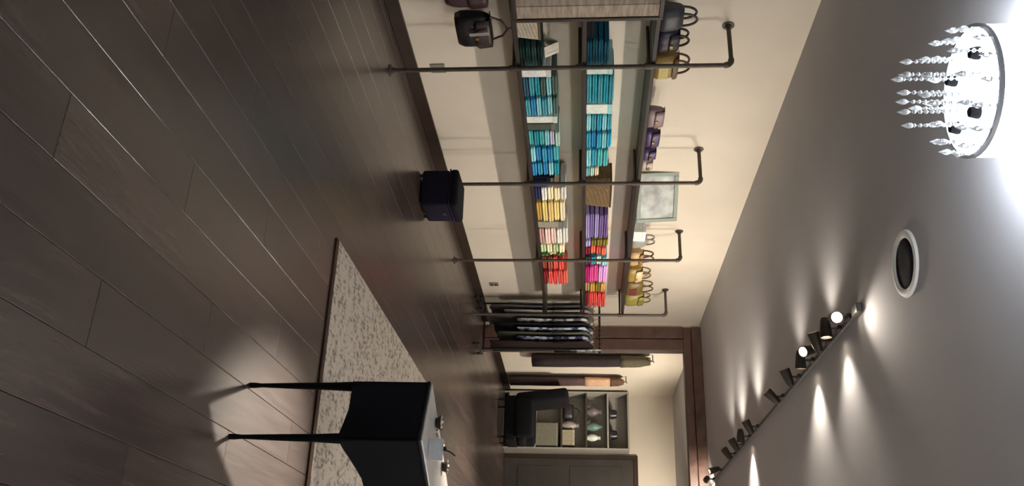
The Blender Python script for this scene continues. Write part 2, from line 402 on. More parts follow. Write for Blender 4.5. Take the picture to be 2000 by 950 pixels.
TEAL = ('teal', (48, 160, 178)); DTEAL = ('dark teal', (22, 84, 108)); PTEAL = ('dusty teal', (82, 166, 182)); CYAN = ('bright cyan', (66, 172, 205))
LCYAN = ('pale cyan', (150, 215, 225)); BLUE = ('sky blue', (60, 146, 200)); AQUA = ('aqua', (88, 186, 190)); MINT = ('pale mint', (196, 226, 214))
WHT = ('white', (226, 228, 222)); GGRN = ('grey green', (92, 112, 104)); DGRN = ('dark green', (22, 52, 46)); CREAM = ('cream', (240, 226, 190))
YEL = ('butter yellow', (244, 222, 148)); PINKW = ('pale pink', (238, 206, 200)); LGRN = ('pale green', (190, 206, 160)); GRN = ('leaf green', (72, 112, 62))
CORAL = ('coral red', (222, 88, 78)); DRED = ('dark red', (128, 34, 44)); PURP = ('soft purple', (128, 106, 162)); LAV = ('lavender', (168, 156, 208))
OLIVE = ('olive', (128, 122, 52)); ORNG = ('orange coral', (226, 112, 92)); PINK = ('hot pink', (226, 84, 158)); MAG = ('magenta', (176, 38, 112))
LILAC = ('lilac pink', (226, 168, 226)); OCHRE = ('ochre', (196, 158, 78)); RED = ('red', (218, 74, 74)); NAVYC = ('navy', (44, 54, 98)); TAN = ('tan', (176, 146, 110))
GM = 'folded clothes on the middle shelf'; GL = 'folded clothes on the lower shelf'
stack(1, 5.15, 5.46, 0.165, [DTEAL, ('deep teal', (22, 84, 100)), DTEAL, DTEAL], 'dark teal stack, near end of middle shelf', GM)
stack(1, 5.58, 5.96, 0.215, [PTEAL, TEAL, PTEAL, TEAL, PTEAL], 'teal stack past nearest pipe, middle shelf', GM)
stack(1, 6.13, 6.38, 0.215, [LCYAN, PTEAL, CYAN, LCYAN, PTEAL], 'pale cyan and teal stack, middle shelf', GM)
stack(1, 6.41, 6.66, 0.22, [CYAN, BLUE, CYAN, LCYAN, CYAN], 'bright cyan stack, middle shelf', GM)
stack(1, 6.69, 6.99, 0.20, [LCYAN, CYAN, AQUA, AQUA], 'aqua stack before second pipe, middle shelf', GM)
stack(1, 7.01, 7.17, 0.12, [LCYAN, MINT, CREAM], 'low pale pile at second pipe, middle shelf', GM)
stack(1, 7.97, 8.57, 0.235, [LAV, PURP, LAV, PURP, ('dusty purple', (116, 92, 140))], 'wide purple stack, middle shelf', GM)
stack(1, 8.61, 8.77, 0.25, [LAV, OLIVE, OLIVE, OLIVE], 'olive stack beside purple, middle shelf', GM)
stack(1, 8.79, 9.00, 0.235, [DRED, ORNG, CORAL, ORNG], 'coral stack before third pipe, middle shelf', GM)
stack(1, 9.08, 9.30, 0.25, [('dark slate', (60, 74, 86)), TEAL, MINT, LCYAN], 'mint topped stack past third pipe, middle shelf', GM)
stack(1, 9.34, 9.84, 0.26, [MAG, PINK, PINK, LILAC, LILAC], 'wide pink stack, middle shelf', GM)
stack(1, 9.88, 10.15, 0.25, [TAN, OCHRE, OLIVE, OCHRE], 'ochre stack beside pink, middle shelf', GM)
stack(1, 10.19, 10.70, 0.26, [DRED, RED, CORAL, RED, CORAL], 'red stack, far end of middle shelf', GM)
stack(0, 5.20, 5.46, 0.17, [DGRN, ('bottle green', (30, 66, 62)), ('slate green', (50, 78, 80)), DGRN], 'dark green stack at nearest pipe, lower shelf', GL)
stack(0, 5.60, 5.85, 0.265, [('slate blue', (58, 96, 116)), PTEAL, TEAL, GGRN, LCYAN, GGRN], 'grey teal stack past nearest pipe, lower shelf', GL)
stack(0, 5.88, 6.13, 0.265, [PTEAL, BLUE, LCYAN, PTEAL, LCYAN, GGRN], 'blue and teal stack, lower shelf', GL)
stack(0, 6.37, 6.61, 0.27, [AQUA, TEAL, AQUA, LCYAN, ('pale lilac', (196, 196, 220)), MINT], 'mint topped aqua stack, lower shelf', GL)
stack(0, 6.65, 6.90, 0.25, [LCYAN, BLUE, CYAN, BLUE, AQUA], 'cyan and blue stack, lower shelf', GL)
stack(0, 6.92, 7.15, 0.25, [BLUE, CYAN, BLUE, LCYAN, TEAL], 'sky blue stack at second pipe, lower shelf', GL)
stack(0, 7.40, 7.66, 0.31, [NAVYC, WHT, CREAM, CREAM, WHT], 'cream stack past second pipe, lower shelf', GL)
stack(0, 7.70, 8.13, 0.29, [OCHRE, YEL, ('sandy yellow', (222, 194, 130)), YEL, CREAM], 'wide butter yellow stack, lower shelf', GL)
stack(0, 8.31, 8.70, 0.31, [('muted rose', (190, 150, 144)), PINKW, PINKW, WHT, WHT], 'pale pink stack, lower shelf', GL)
stack(0, 8.73, 8.94, 0.27, [LGRN, CREAM, LGRN, CREAM], 'pale green and cream stack, lower shelf', GL)
stack(0, 8.96, 9.02, 0.27, [GRN, LGRN, GRN], 'narrow green pile at third pipe, lower shelf', GL)
stack(0, 9.10, 9.44, 0.25, [('brick red', (150, 74, 60)), ('rust', (168, 92, 70)), CORAL, CORAL], 'rust and coral stack, lower shelf', GL)
stack(0, 9.48, 9.90, 0.29, [DRED, CORAL, RED, CORAL, ORNG], 'coral red stack by clothes rack, lower shelf', GL)

# slim boxes and baskets between the stacks
def lidded_box(name, lo, hi, body, lid, label, cat='box', lid_h=0.035):
    t = tag(empty(name, ((lo[0] + hi[0]) / 2, (lo[1] + hi[1]) / 2, lo[2])), label, cat)
    dx, dy, dz = (hi[0] - lo[0]) / 2, (hi[1] - lo[1]) / 2, hi[2] - lo[2]
    box2('body', (-dx + .003, -dy + .003, 0), (dx - .003, dy - .003, dz - lid_h), body, t, 0.002)
    box2('lid', (-dx, -dy, dz - lid_h), (dx, dy, dz), lid, t, 0.003)
    return t
def B(i, y0, y1, h, c1, c2, label, x0=0.05, x1=0.31, name='lidded_box', lid_h=0.035):
    z = SZ[i] + 0.0008
    return lidded_box(name, (x0, y0, z), (x1, y1, z + h), fab(*c1, rnd=0), fab(*c2, rnd=0), label, lid_h=lid_h)
B(1, 4.92, 5.12, 0.05, (16, 16, 20), (24, 24, 28), 'flat black block standing in for shade on the middle shelf beside the framed board', lid_h=0.02)  # black slab in place of the shade at the shelf's end
B(1, 5.475, 5.565, 0.195, (206, 226, 216), (176, 214, 206), 'slim pale mint box on the middle shelf behind the nearest pipe')
B(1, 5.975, 6.115, 0.205, (226, 236, 226), (160, 212, 212), 'white and mint box on the middle shelf between teal and cyan stacks')
B(0, 5.485, 5.59, 0.22, (230, 232, 232), (206, 206, 198), 'slim white box on the lower shelf by the nearest pipe')
B(0, 6.145, 6.245, 0.25, (226, 232, 224), (206, 222, 210), 'slim white box on the lower shelf between two teal stacks')
B(0, 6.255, 6.355, 0.23, (78, 84, 74), (110, 116, 104), 'slim grey green box on the lower shelf beside the white one')
B(0, 7.17, 7.205, 0.2, (14, 18, 20), (20, 24, 26), 'very slim black box on the lower shelf at the second pipe')
B(0, 7.275, 7.385, 0.16, (46, 52, 96), (92, 100, 130), 'small navy box on the lower shelf past the second pipe')
B(0, 8.15, 8.285, 0.25, (150, 146, 132), (118, 116, 106), 'slim grey box on the lower shelf between yellow and pink stacks')
def basket(loc, w, d, h, c, label, cat='basket', name='woven_basket', rz=0, rim=None):
    t = tag(empty(name, loc, rz), label, cat)
    mb = fab(*c, rnd=0)
    n = 28; bm = bmesh.new(); rings = []
    levels = 12
    def pt(k, s, wob):
        a = 2 * PI * k / n; ca, sa = math.cos(a), math.sin(a); e = 0.45
        return (s + wob) * d / 2 * math.copysign(abs(ca) ** e, ca), (s + wob) * w / 2 * math.copysign(abs(sa) ** e, sa)
    for j in range(levels + 1):
        z = h * j / levels; s = 0.88 + 0.12 * j / levels
        rings.append([bm.verts.new((*pt(k, s, 0.012 * (1 if (j + k) % 2 else -1)), z)) for k in range(n)])
    inner = [[bm.verts.new((*pt(k, s, 0), z)) for k in range(n)] for s, z in ((0.94, h), (0.84, 0.02))]
    for a, b in zip(rings + inner, (rings + inner)[1:]):
        for k in range(n): bm.faces.new((a[k], a[(k + 1) % n], b[(k + 1) % n], b[k]))
    bm.faces.new(rings[0][::-1]); bm.faces.new(inner[-1])
    finish(bm, 'weave', mb, t, False)
    bm = bmesh.new(); add_tube(bm, [(*pt(k, 0.985, 0), h + 0.004) for k in range(n + 1)], 0.009, 6, False)
    finish(bm, 'rim', fab(*(rim or c), rnd=0), t, True)
    return t
basket((0.18, 7.60, SZ[1] + .001), 0.56, 0.27, 0.235, (112, 92, 66), 'brown woven basket on the middle shelf past the second pipe', rim=(78, 58, 40))
wbk = basket((0.19, 5.02, SZ[0] + .001), 0.28, 0.25, 0.15, (186, 176, 158), 'pale woven basket on the lower shelf beside the framed board', rim=(110, 92, 70))
rr = random.Random(5)
for k, (dx, dy) in enumerate(((-.045, -.06), (.045, -.06), (0.03, .03), (-.05, .075))):
    o = lathe('pottery_jar', [(0, 0), (0.032, 0), (0.042, 0.04), (0.036, 0.085), (0.022, 0.10), (0.024, 0.12), (0.018, 0.12), (0.016, 0.1), (0, 0.09)],
              leather(*((84, 62, 44), (206, 196, 176))[k % 2]), None, (0, 0, 0), 16)
    o.location = (0.19 + dx, 5.02 + dy, SZ[0] + 0.023)
    tag(o, ('brown jar in the pale basket, at its wall side corner', 'cream jar in the pale basket, at its front corner', 'brown jar in the middle of the pale basket', 'cream jar at the far end of the pale basket')[k], 'jar', 'jars in the pale basket')
# white tent card on the dark green stack
bm = bmesh.new()
for sx in (-1, 1):
    vs = add_box(bm, (sx * 0.027, 0, 0.055), (0.003, 0.16, 0.112), 0, Matrix.Rotation(-sx * 0.42, 3, 'Y'))
tc = finish(bm, 'tent_card', fab(214, 210, 196, rnd=0), None, False, (0.21, 5.34, SZ[0] + 0.1755), (0, 0, 0.15))
tag(tc, 'white folded tent card standing on the dark green stack', 'card')

# ------------------------------------------------------------------ handbags
def soft_box(bm, w, d, h, taper=0.75, puff=0.12, c=(0, 0, 0), nx=6, ny=4, nz=6):
    """rounded bag body, base centre at c: width along y, depth along x"""
    r = bmesh.ops.create_cube(bm, size=1.0); vs = set(r['verts'])
    es = list({e for v in vs for e in v.link_edges})
    bmesh.ops.subdivide_edges(bm, edges=es, cuts=5, use_grid_fill=True)
    for v in bm.verts:
        if not v.tag:
            x, y, z = v.co; t = z + 0.5
            k = 1 + (taper - 1) * t
            rx = 1 - 0.55 * abs(2 * y) ** 5; rz = 1 - 0.35 * abs(2 * z) ** 8
            ry = 1 - 0.10 * abs(2 * z) ** 4
            bx = x * d * k * rx * rz * (1 + puff * math.sin(PI * t)); by = y * w * (1 + (taper - 1) * 0.35 * t) * ry
            v.co = Vector((c[0] + bx, c[1] + by, c[2] + t * h)); v.tag = True
def handbag(loc, w, d, h, body, label, flap=None, handle=None, hh=0.12, rz=0.0, panel=None, taper=0.7, name='handbag', clasp=True, cat='handbag', flap_f=0.45):
    t = tag(empty(name, loc, rz), label, cat)
    bm = bmesh.new(); soft_box(bm, w, d, h, taper)
    finish(bm, 'bag_body', leather(*body), t, True)
    if flap:
        bm = bmesh.new(); z0 = h * (1 - flap_f); pr = []
        for i in range(7):
            z = h * 1.012 - (h - z0) * i / 6; tt = z / h; k = 1 + (taper - 1) * min(tt, 1)
            pr.append((d / 2 * k * (1 + 0.12 * math.sin(PI * min(tt, 1))) * 1.02 + 0.006, z))
        pr = [(-d / 2 * taper * 0.8, h * 1.015)] + [(d / 2 * taper * .5, h * 1.02)] + pr
        prev = None
        for x, z in pr:
            ww = w * (0.93 + (taper - 1) * 0.3 * min(z / h, 1)) * (1 if z > z0 + 0.01 else 0.8)
            row = [bm.verts.new((x * (1 - 0.25 * abs(2 * q) ** 4), q * ww, z)) for q in (-.5, -.25, 0, .25, .5)]
            if prev:
                for a in range(4): bm.faces.new((prev[a], prev[a + 1], row[a + 1], row[a]))
            prev = row
        f = finish(bm, 'flap', leather(*flap), t, True)
        md = f.modifiers.new('thick', 'SOLIDIFY'); md.thickness = 0.005; md.offset = 1
        if clasp: box('clasp', (pr[-1][0] + 0.008, 0, z0 + 0.018), (0.012, 0.035, 0.026), M_BRASS, t, 0.003)
    if panel:
        box('panel', (d / 2 * (0.5 + 0.5 * taper) + 0.012, 0, h * 0.42), (0.008, w * 0.55, h * 0.42), leather(*panel), t, 0.003)
    if handle:
        for sx in ((-1, 1) if d > 0.1 else (0,)):
            pts = arc((sx * d * 0.2, 0, h * 0.97), 1.0, PI, 0, 14, (0, w * 0.27, 0), (0, 0, hh))
            tube('handle', pts, 0.009, leather(*handle), t, 8)
    return t
T = SZ[2] + 0.001
handbag((0.18, 5.06, T), 0.24, 0.16, 0.17, (54, 54, 60), 'charcoal slouchy handbag at the near end of the top shelf', handle=(50, 48, 54), hh=0.10)
handbag((0.17, 5.31, T), 0.22, 0.16, 0.16, (40, 30, 54), 'dark plum handbag with brown handle on the top shelf', handle=(44, 34, 22), hh=0.08, flap=(36, 30, 38))
handbag((0.18, 5.62, T), 0.30, 0.16, 0.18, (138, 112, 52), 'ochre gold satchel with brown handle on the top shelf by the nearest pipe', handle=(74, 44, 26), hh=0.10, panel=(186, 170, 96), flap=(96, 68, 34), flap_f=0.22, clasp=False)
def clutch(y, w, h, c, label, x=0.2, flapc=None):
    return handbag((x, y, T), w, 0.11, h, c, label, flap=flapc or c, taper=0.6, name='clutch_bag', cat='clutch bag', flap_f=0.55)
clutch(6.33, 0.28, 0.135, (132, 112, 116), 'dusty mauve clutch bag on the top shelf, nearest of the purple ones')
clutch(6.66, 0.27, 0.125, (62, 42, 88), 'deep purple clutch bag on the top shelf beside the mauve one')
clutch(6.93, 0.17, 0.115, (70, 52, 92), 'small violet clutch bag on the top shelf before the second pipe')
clutch(7.12, 0.15, 0.10, (196, 178, 170), 'pale pinkish clutch bag on the top shelf at the second pipe')
# framed picture leaning back, turned toward the shop entrance
pc = tag(empty('framed_picture', (0.20, 7.84, T), math.radians(-40)), 'pale green framed abstract picture leaning on the top shelf', 'picture')
pw_, ph_ = 0.53, 0.41; tilt = Matrix.Rotation(-0.12, 3, 'Y')
def pbox(nm, c, s, mt_, bev=0.003):
    return box(nm, tilt @ Vector(c), s, mt_, pc, bev, tilt)
M_PF = mat('pale_green_frame', (0.27, 0.32, 0.27), 0.5, var=0.08)
for sy in (-1, 1): pbox('frame_side', (0, sy * (pw_ / 2 - 0.02), ph_ / 2 + .002), (0.022, 0.04, ph_), M_PF)
for z in (0.022, ph_ - 0.018): pbox('frame_rail', (0, 0, z), (0.022, pw_ - 0.081, 0.04), M_PF)
M_ART = mat('abstract_grey_print', (0.09, 0.085, 0.09), 0.35, c2=(0.50, 0.55, 0.51), scale=7, sharp=False, var=0)
pbox('print', (-0.002, 0, ph_ / 2), (0.008, pw_ - 0.082, ph_ - 0.08), M_ART, 0)
# white box, tan and gold bags farther on
lidded_box('gift_box', (0.08, 8.42, T), (0.30, 8.66, T + 0.13), fab(226, 230, 226, rnd=0), fab(236, 238, 236, rnd=0), 'white gift box with ribbon on the top shelf beside the picture')
gb = col.objects[-1]
handbag((0.17, 8.90, T), 0.26, 0.14, 0.17, (152, 150, 140), 'light grey handbag on the top shelf behind the white gift box', handle=(134, 126, 118), hh=0.09)
handbag((0.18, 9.34, T), 0.36, 0.15, 0.15, (186, 150, 104), 'tan handbag with dark brown handle on the top shelf by the third pipe', handle=(70, 42, 18), hh=0.13, flap=(150, 110, 62), flap_f=0.3)
handbag((0.19, 9.82, T), 0.38, 0.15, 0.17, (150, 124, 58), 'gold handbag with cream flap on the top shelf past the third pipe', handle=(110, 86, 40), hh=0.11, flap=(212, 186, 146))
handbag((0.18, 10.28, T), 0.38, 0.17, 0.21, (112, 92, 44), 'bronze handbag with maroon panel near the far end of the top shelf', handle=(84, 64, 32), hh=0.13, panel=(112, 32, 44))
handbag((0.18, 10.68, T), 0.34, 0.17, 0.24, (142, 132, 62), 'olive gold handbag at the far end of the top shelf', handle=(120, 110, 56), hh=0.10, flap=(128, 118, 52), flap_f=0.3)

# ------------------------------------------------------------------ framed weathered board at the near end, hung in front of the shelves
fb = tag(empty('framed_board', (0.40, 4.40, 0.965)), 'large weathered beige board in dark frame hung on the near end of the shelf', 'framed board')
bw, bh = 0.80, 1.0
M_WEA = [mat('weathered_board_%d' % i, c, 0.8, c2=c2, scale=5, stretch=(1, 1.2, 9), bump=0.3, bscale=30) for i, (c, c2) in enumerate((
    ((0.20, 0.155, 0.115), (0.42, 0.35, 0.27)), ((0.17, 0.135, 0.10), (0.36, 0.30, 0.24)), ((0.24, 0.19, 0.145), (0.48, 0.39, 0.30))))]
for k in range(6):
    a = -bw / 2 + 0.03 + (bw - 0.06) * k / 6; b_ = a + (bw - 0.06) / 6 - 0.003
    box2('board_slat', (-0.008, a, 0.03), (0.004 + 0.002 * (k % 2), b_, bh - 0.03), M_WEA[k % 3], fb, 0.002)
for sy in (-1, 1): box('frame_side', (0, sy * (bw / 2 - 0.015), bh / 2), (0.03, 0.03, bh), M_BASE, fb, 0.003)
for z in (0.015, bh - 0.015): box('frame_rail', (0, 0, z), (0.03, bw - 0.061, 0.03), M_BASE, fb, 0.003)
for sy in (-0.25, 0.25):
    tube('hook', [(-0.062, sy, bh + 0.005), (-0.03, sy, bh + 0.02), (0.0, sy, bh + 0.012), (0, sy, bh - 0.005)], 0.004, M_PIPE, fb, 6)

# ------------------------------------------------------------------ bags hung under the lower shelf
def hung_bag(y, z0, w, d, h, body, label, flap, strap, x=0.22, tagc=None):
    t = handbag((x, y, z0), w, d, h, body, label, flap=flap, taper=0.8)
    zt = SZ[0] - 0.034 - z0
    tube('hook', [(0, 0, zt), (0, 0, zt - 0.03), (0.012, 0, zt - 0.045), (0.02, 0, zt - 0.035)], 0.004, M_PIPE, t, 6)
    for sy in (-1, 1):
        tube('strap', [(0.008, 0, zt - 0.043), (0, sy * w * 0.25, (zt + h) / 2 + .0), (0, sy * w * 0.42, h * 0.9)], 0.008, leather(*strap), t, 8)
    if tagc:
        box('price_tag', (d / 2 + 0.03, -w * 0.2, h * 0.72), (0.003, 0.035, 0.14), fab(*tagc, rnd=0), t, 0.001, Matrix.Rotation(0.1, 3, 'X'))
    return t
hung_bag(5.10, 0.535, 0.34, 0.15, 0.24, (17, 15, 18), 'black handbag hanging under the lower shelf by the nearest pipe', (40, 22, 24), (60, 34, 34), tagc=(150, 142, 140))
hung_bag(4.66, 0.50, 0.34, 0.14, 0.28, (62, 40, 44), 'maroon handbag hanging under the lower shelf at the picture edge', (52, 30, 34), (120, 110, 104))

# ------------------------------------------------------------------ dark pouf on the floor
pf = tag(empty('storage_ottoman', (0.585, 7.02, 0), 0.06), 'navy fabric storage ottoman on the floor in front of the second pipe', 'ottoman')
bm = bmesh.new(); add_box(bm, (0, 0, 0.14), (0.34, 0.40, 0.25), 0.025, None, 3)
finish(bm, 'body', fab(20, 18, 34, rnd=0), pf, True, angle=0.8)
bm = bmesh.new(); add_box(bm, (0, 0, 0.305), (0.355, 0.415, 0.075), 0.03, None, 4)
finish(bm, 'cushion_lid', fab(14, 15, 22, rnd=0), pf, True, angle=0.8)
bm = bmesh.new(); q = 0.172; w2 = 0.202
add_tube(bm, [(q, w2, .268), (q, -w2, .268), (-q, -w2, .268), (-q, w2, .268), (q, w2, .268)], 0.006, 6)
finish(bm, 'piping', fab(46, 32, 66, rnd=0), pf, True)
for sx in (-1, 1):
    for sy in (-1, 1): lathe('foot', [(0, 0), (0.014, 0), (0.02, 0.018), (0, 0.018)], M_BLACK, pf, (sx * .13, sy * .16, 0.0005), 12)
box('pull_tab', (0.174, 0, 0.2), (0.006, 0.07, 0.03), fab(64, 44, 92, rnd=0), pf, 0.002)

# ------------------------------------------------------------------ rug
rug = tag(empty('area_rug', (2.10, 4.50, 0)), 'beige and grey distressed woven rug on the dark wood floor', 'rug')
RW, RL = 2.6, 3.7
mt = bpy.data.materials.new('distressed_rug'); mt.use_nodes = True; nt = mt.node_tree; N = nt.nodes; L = nt.links
b = N['Principled BSDF']; b.inputs['Roughness'].default_value = 0.95; b.inputs['Specular IOR Level'].default_value = 0.1
tc_ = N.new('ShaderNodeTexCoord'); mp = N.new('ShaderNodeMapping'); mp.inputs['Scale'].default_value = (16, 7, 1)
L.new(tc_.outputs['Object'], mp.inputs[0])
n1 = N.new('ShaderNodeTexNoise'); n1.inputs['Scale'].default_value = 3.0; n1.inputs['Detail'].default_value = 6; L.new(mp.outputs[0], n1.inputs['Vector'])
vo = N.new('ShaderNodeTexVoronoi'); vo.inputs['Scale'].default_value = 14; L.new(tc_.outputs['Object'], vo.inputs['Vector'])
ad = N.new('ShaderNodeMath'); ad.operation = 'MULTIPLY_ADD'; ad.inputs[1].default_value = 0.35; L.new(vo.outputs['Distance'], ad.inputs[0]); L.new(n1.outputs['Fac'], ad.inputs[2])
rp = N.new('ShaderNodeValToRGB'); els = rp.color_ramp.elements
els[0].position = 0.48; els[0].color = (0.22, 0.185, 0.15, 1); els[1].position = 0.72; els[1].color = (0.56, 0.49, 0.41, 1)
L.new(ad.outputs[0], rp.inputs['Fac']); L.new(rp.outputs[0], b.inputs['Base Color'])
bp = N.new('ShaderNodeBump'); bp.inputs['Strength'].default_value = 0.5; bp.inputs['Distance'].default_value = 0.01
n3 = N.new('ShaderNodeTexNoise'); n3.inputs['Scale'].default_value = 220; L.new(tc_.outputs['Object'], n3.inputs['Vector'])
L.new(n3.outputs['Fac'], bp.inputs['Height']); L.new(bp.outputs[0], b.inputs['Normal'])
M_RUG = mt
bm = bmesh.new(); bmesh.ops.create_grid(bm, x_segments=40, y_segments=50, size=0.5)
for v in bm.verts:
    v.co = Vector(((v.co.x + .5) * RW, 0.13 + (v.co.y + .5) * (RL - 0.26), 0.011 + 0.0015 * noise.noise(v.co * 30)))
ex = bmesh.ops.extrude_face_region(bm, geom=bm.faces[:])
for g in ex['geom']:
    if isinstance(g, bmesh.types.BMVert): g.co.z = 0.001
finish(bm, 'pile', M_RUG, rug)
M_EDGE_SHADE = fab(70, 52, 42, rnd=0)
box2('edge_shade_strip', (0, 0.08, 0.001), (RW, 0.128, 0.011), M_EDGE_SHADE, rug, 0.003)  # dark strip standing in for the shadow line at the rug's near edge
box2('edge_shade_strip', (0, RL - 0.128, 0.001), (RW, RL - 0.08, 0.011), M_EDGE_SHADE, rug, 0.003)  # the same dark strip repeated at the far end

# ------------------------------------------------------------------ console table
ax_ = Vector((0.88, -0.475, 0)).normalized(); TA = Vector((3.21, 3.63, 0)); rz = math.atan2(ax_.y, ax_.x)
tb = tag(empty('console_table', TA, rz), 'navy black console table with slim legs and pale top', 'table')
TW, TL, TH = 0.315, 1.0, 0.795
def leg(x, y):
    bm = bmesh.new()
    prof = [(0.012, 0), (0.012, 0.02), (0.009, 0.05), (0.014, 0.22), (0.017, 0.36), (0.021, 0.44), (0.021, 0.47)]
    add_lathe(bm, [(0, 0.0006)] + [(r, max(z, .0006)) for r, z in prof] + [(0, 0.47)], (x, y, 0), 14)
    finish(bm, 'leg', M_NAVY, tb, True, angle=0.8)
for x in (0.016, TW - 0.016):
    for y in (0.016, TL - 0.016): leg(x, y)
M_APR = M_NAVY
def apron(p0, p1, th, deep):
    """board with a shaped lower edge"""
    bm = bmesh.new(); p0 = Vector(p0); p1 = Vector(p1); d = p1 - p0; nrm = Vector((-d.y, d.x, 0)).normalized() * th
    n = 16; top = []; bot = []
    for i in range(n + 1):
        t = i / n; e = min(t, 1 - t) * d.length
        z = 0.452 + deep * min(1, max(0, (e - 0.03) / 0.22)) ** 0.8
        p = p0 + d * t
        top.append((bm.verts.new((p.x, p.y, TH - 0.021)), bm.verts.new((p.x + nrm.x, p.y + nrm.y, TH - 0.021))))
        bot.append((bm.verts.new((p.x, p.y, z)), bm.verts.new((p.x + nrm.x, p.y + nrm.y, z))))
    for i in range(n):
        bm.faces.new((top[i][0], top[i + 1][0], bot[i + 1][0], bot[i][0])); bm.faces.new((top[i][1], bot[i][1], bot[i + 1][1], top[i + 1][1]))
        bm.faces.new((top[i][0], top[i][1], top[i + 1][1], top[i + 1][0])); bm.faces.new((bot[i][0], bot[i + 1][0], bot[i + 1][1], bot[i][1]))
    bm.faces.new((top[0][0], bot[0][0], bot[0][1], top[0][1])); bm.faces.new((top[n][0], top[n][1], bot[n][1], bot[n][0]))
    return finish(bm, 'apron', M_APR, tb)
apron((0.0, 0.0, 0), (TW, 0, 0), 0.012, 0.02)
apron((TW, 0.0, 0), (TW, TL, 0), 0.012, 0.06)
apron((TW, TL, 0), (0, TL, 0), 0.012, 0.02)
apron((0, TL, 0), (0, 0.0, 0), 0.012, 0.06)
M_TOP = mat('pale_stone_top', (0.36, 0.35, 0.33), 0.25, var=0.2, scale=7)
box2('rim_moulding', (-0.004, -0.004, TH - 0.02), (TW + 0.004, TL + 0.004, TH - 0.009), M_NAVY, tb, 0.002)
box2('table_top', (0.002, 0.002, TH - 0.0085), (TW - .002, TL - .002, TH), M_TOP, tb, 0.002)
def on_table(x, y, z=0.0): return TA + ax_ * x + Vector((-ax_.y, ax_.x, 0)) * y + Vector((0, 0, TH + 0.0005 + z))
# jewellery on the table top
def trinket(x, y, label, c, pearl, r=0.028):
    t = tag(empty('jewelry_dish', on_table(x, y), rz), label, 'jewelry dish', 'jewelry dishes along the table edge')
    lathe('dish', [(0, 0), (r * .6, 0), (r, r * .75), (r * 0.93, r * .75), (r * .5, r * .2), (0, r * .2)], leather(*c), t, n=16)
    for k, (dx, dy) in enumerate(((0, 0), (.5, .2), (-.4, .3))):
        lathe('bead', [(0, r * .36), (r * .3, r * .1), (r * .36, -0.0), (r * .3, -r * .15), (0, -r * .36)], leather(*pearl), t, (dx * r, dy * r, r * .6), 10)
trinket(0.05, 0.20, 'dark brown jewelry dish holding a pale pearl, nearest on the table', (52, 36, 22), (206, 184, 158), 0.034)
trinket(0.045, 0.36, 'small tan jewelry dish in the middle of the table edge', (126, 100, 76), (196, 176, 150), 0.024)
trinket(0.05, 0.50, 'brown jewelry dish with brown beads, farthest on the table', (66, 46, 30), (92, 64, 44), 0.032)
ns = tag(empty('bead_necklace', on_table(0.07, 0.28), rz), 'short string of pinkish beads lying on the table', 'necklace')
for k in range(9):
    lathe('bead', [(0, .006), (.005, .003), (.006, 0), (.005, -.003), (0, -.006)], leather(150, 124, 106), ns, (0.012 * math.sin(k * 1.1), 0.014 * (k - 4), 0.0062), 8)
cd = tag(empty('price_card', on_table(0.235, 0.15), rz + 0.5), 'small white card standing on the table near its front corner', 'card')
box('card', (0, 0, 0.03), (0.09, 0.003, 0.06), fab(206, 208, 214, rnd=0), cd, 0.0005, Matrix.Rotation(-0.2, 3, 'X'))
box('card_stand', (0, 0.018, 0.006), (0.03, 0.03, 0.011), M_BLACK, cd, 0.002)
vs_ = tag(empty('bud_vase', on_table(0.16, 0.24), rz), 'small dark bud vase with green stem on the table', 'vase')
lathe('vase_body', [(0, 0), (0.014, 0), (0.02, 0.02), (0.009, 0.045), (0.011, 0.055), (0.008, 0.055), (0.006, 0.045), (0, 0.03)], M_BLACK, vs_, n=14)
tube('stem', [(0, 0, 0.04), (0.006, 0.01, 0.07), (0.02, 0.02, 0.095)], 0.003, fab(44, 66, 28, rnd=0), vs_, 6)

# ------------------------------------------------------------------ rolling clothes rack
RK = Vector((0.40, 11.2, 0)); rk_rz = 0.0
rk = tag(empty('clothes_rack', RK, rk_rz), 'black rolling clothes rack at the far end of the shelf', 'clothes rack')
RWd = 0.64; RH = 1.66
for sx in (-1, 1):
    tube('upright', [(sx * RWd / 2, 0, 0.09), (sx * RWd / 2, 0, RH)], 0.014, M_BLACK, rk)
    tube('base_bar', [(sx * RWd / 2, -0.24, 0.08), (sx * RWd / 2, 0.24, 0.08)], 0.016, M_BLACK, rk)
    for sy in (-1, 1):
        lathe('caster', [(0, -0.012), (0.026, -0.012), (0.03, -0.008), (0.03, 0.008), (0.026, 0.012), (0, 0.012)], M_BLACK, rk, (sx * RWd / 2, sy * 0.22, 0.031), 16,
              Vector((1, 0, 0)).to_track_quat('Z', 'Y'))
tube('rail', [(-RWd / 2 - 0.03, 0, RH), (RWd / 2 + 0.05, 0, RH)], 0.014, M_BLACK, rk)
tube('lower_bar', [(-RWd / 2, 0, 0.12), (RWd / 2, 0, 0.12)], 0.012, M_BLACK, rk)
M_HANG = mat('hanger_wood', (0.16, 0.10, 0.06), 0.5, var=0.2)
def pattern(name, c1, c2, sc):
    return mat('print_' + name, srgb(*c1), 0.85, c2=srgb(*c2), scale=sc, sharp=True, var=0, spec=0.2)
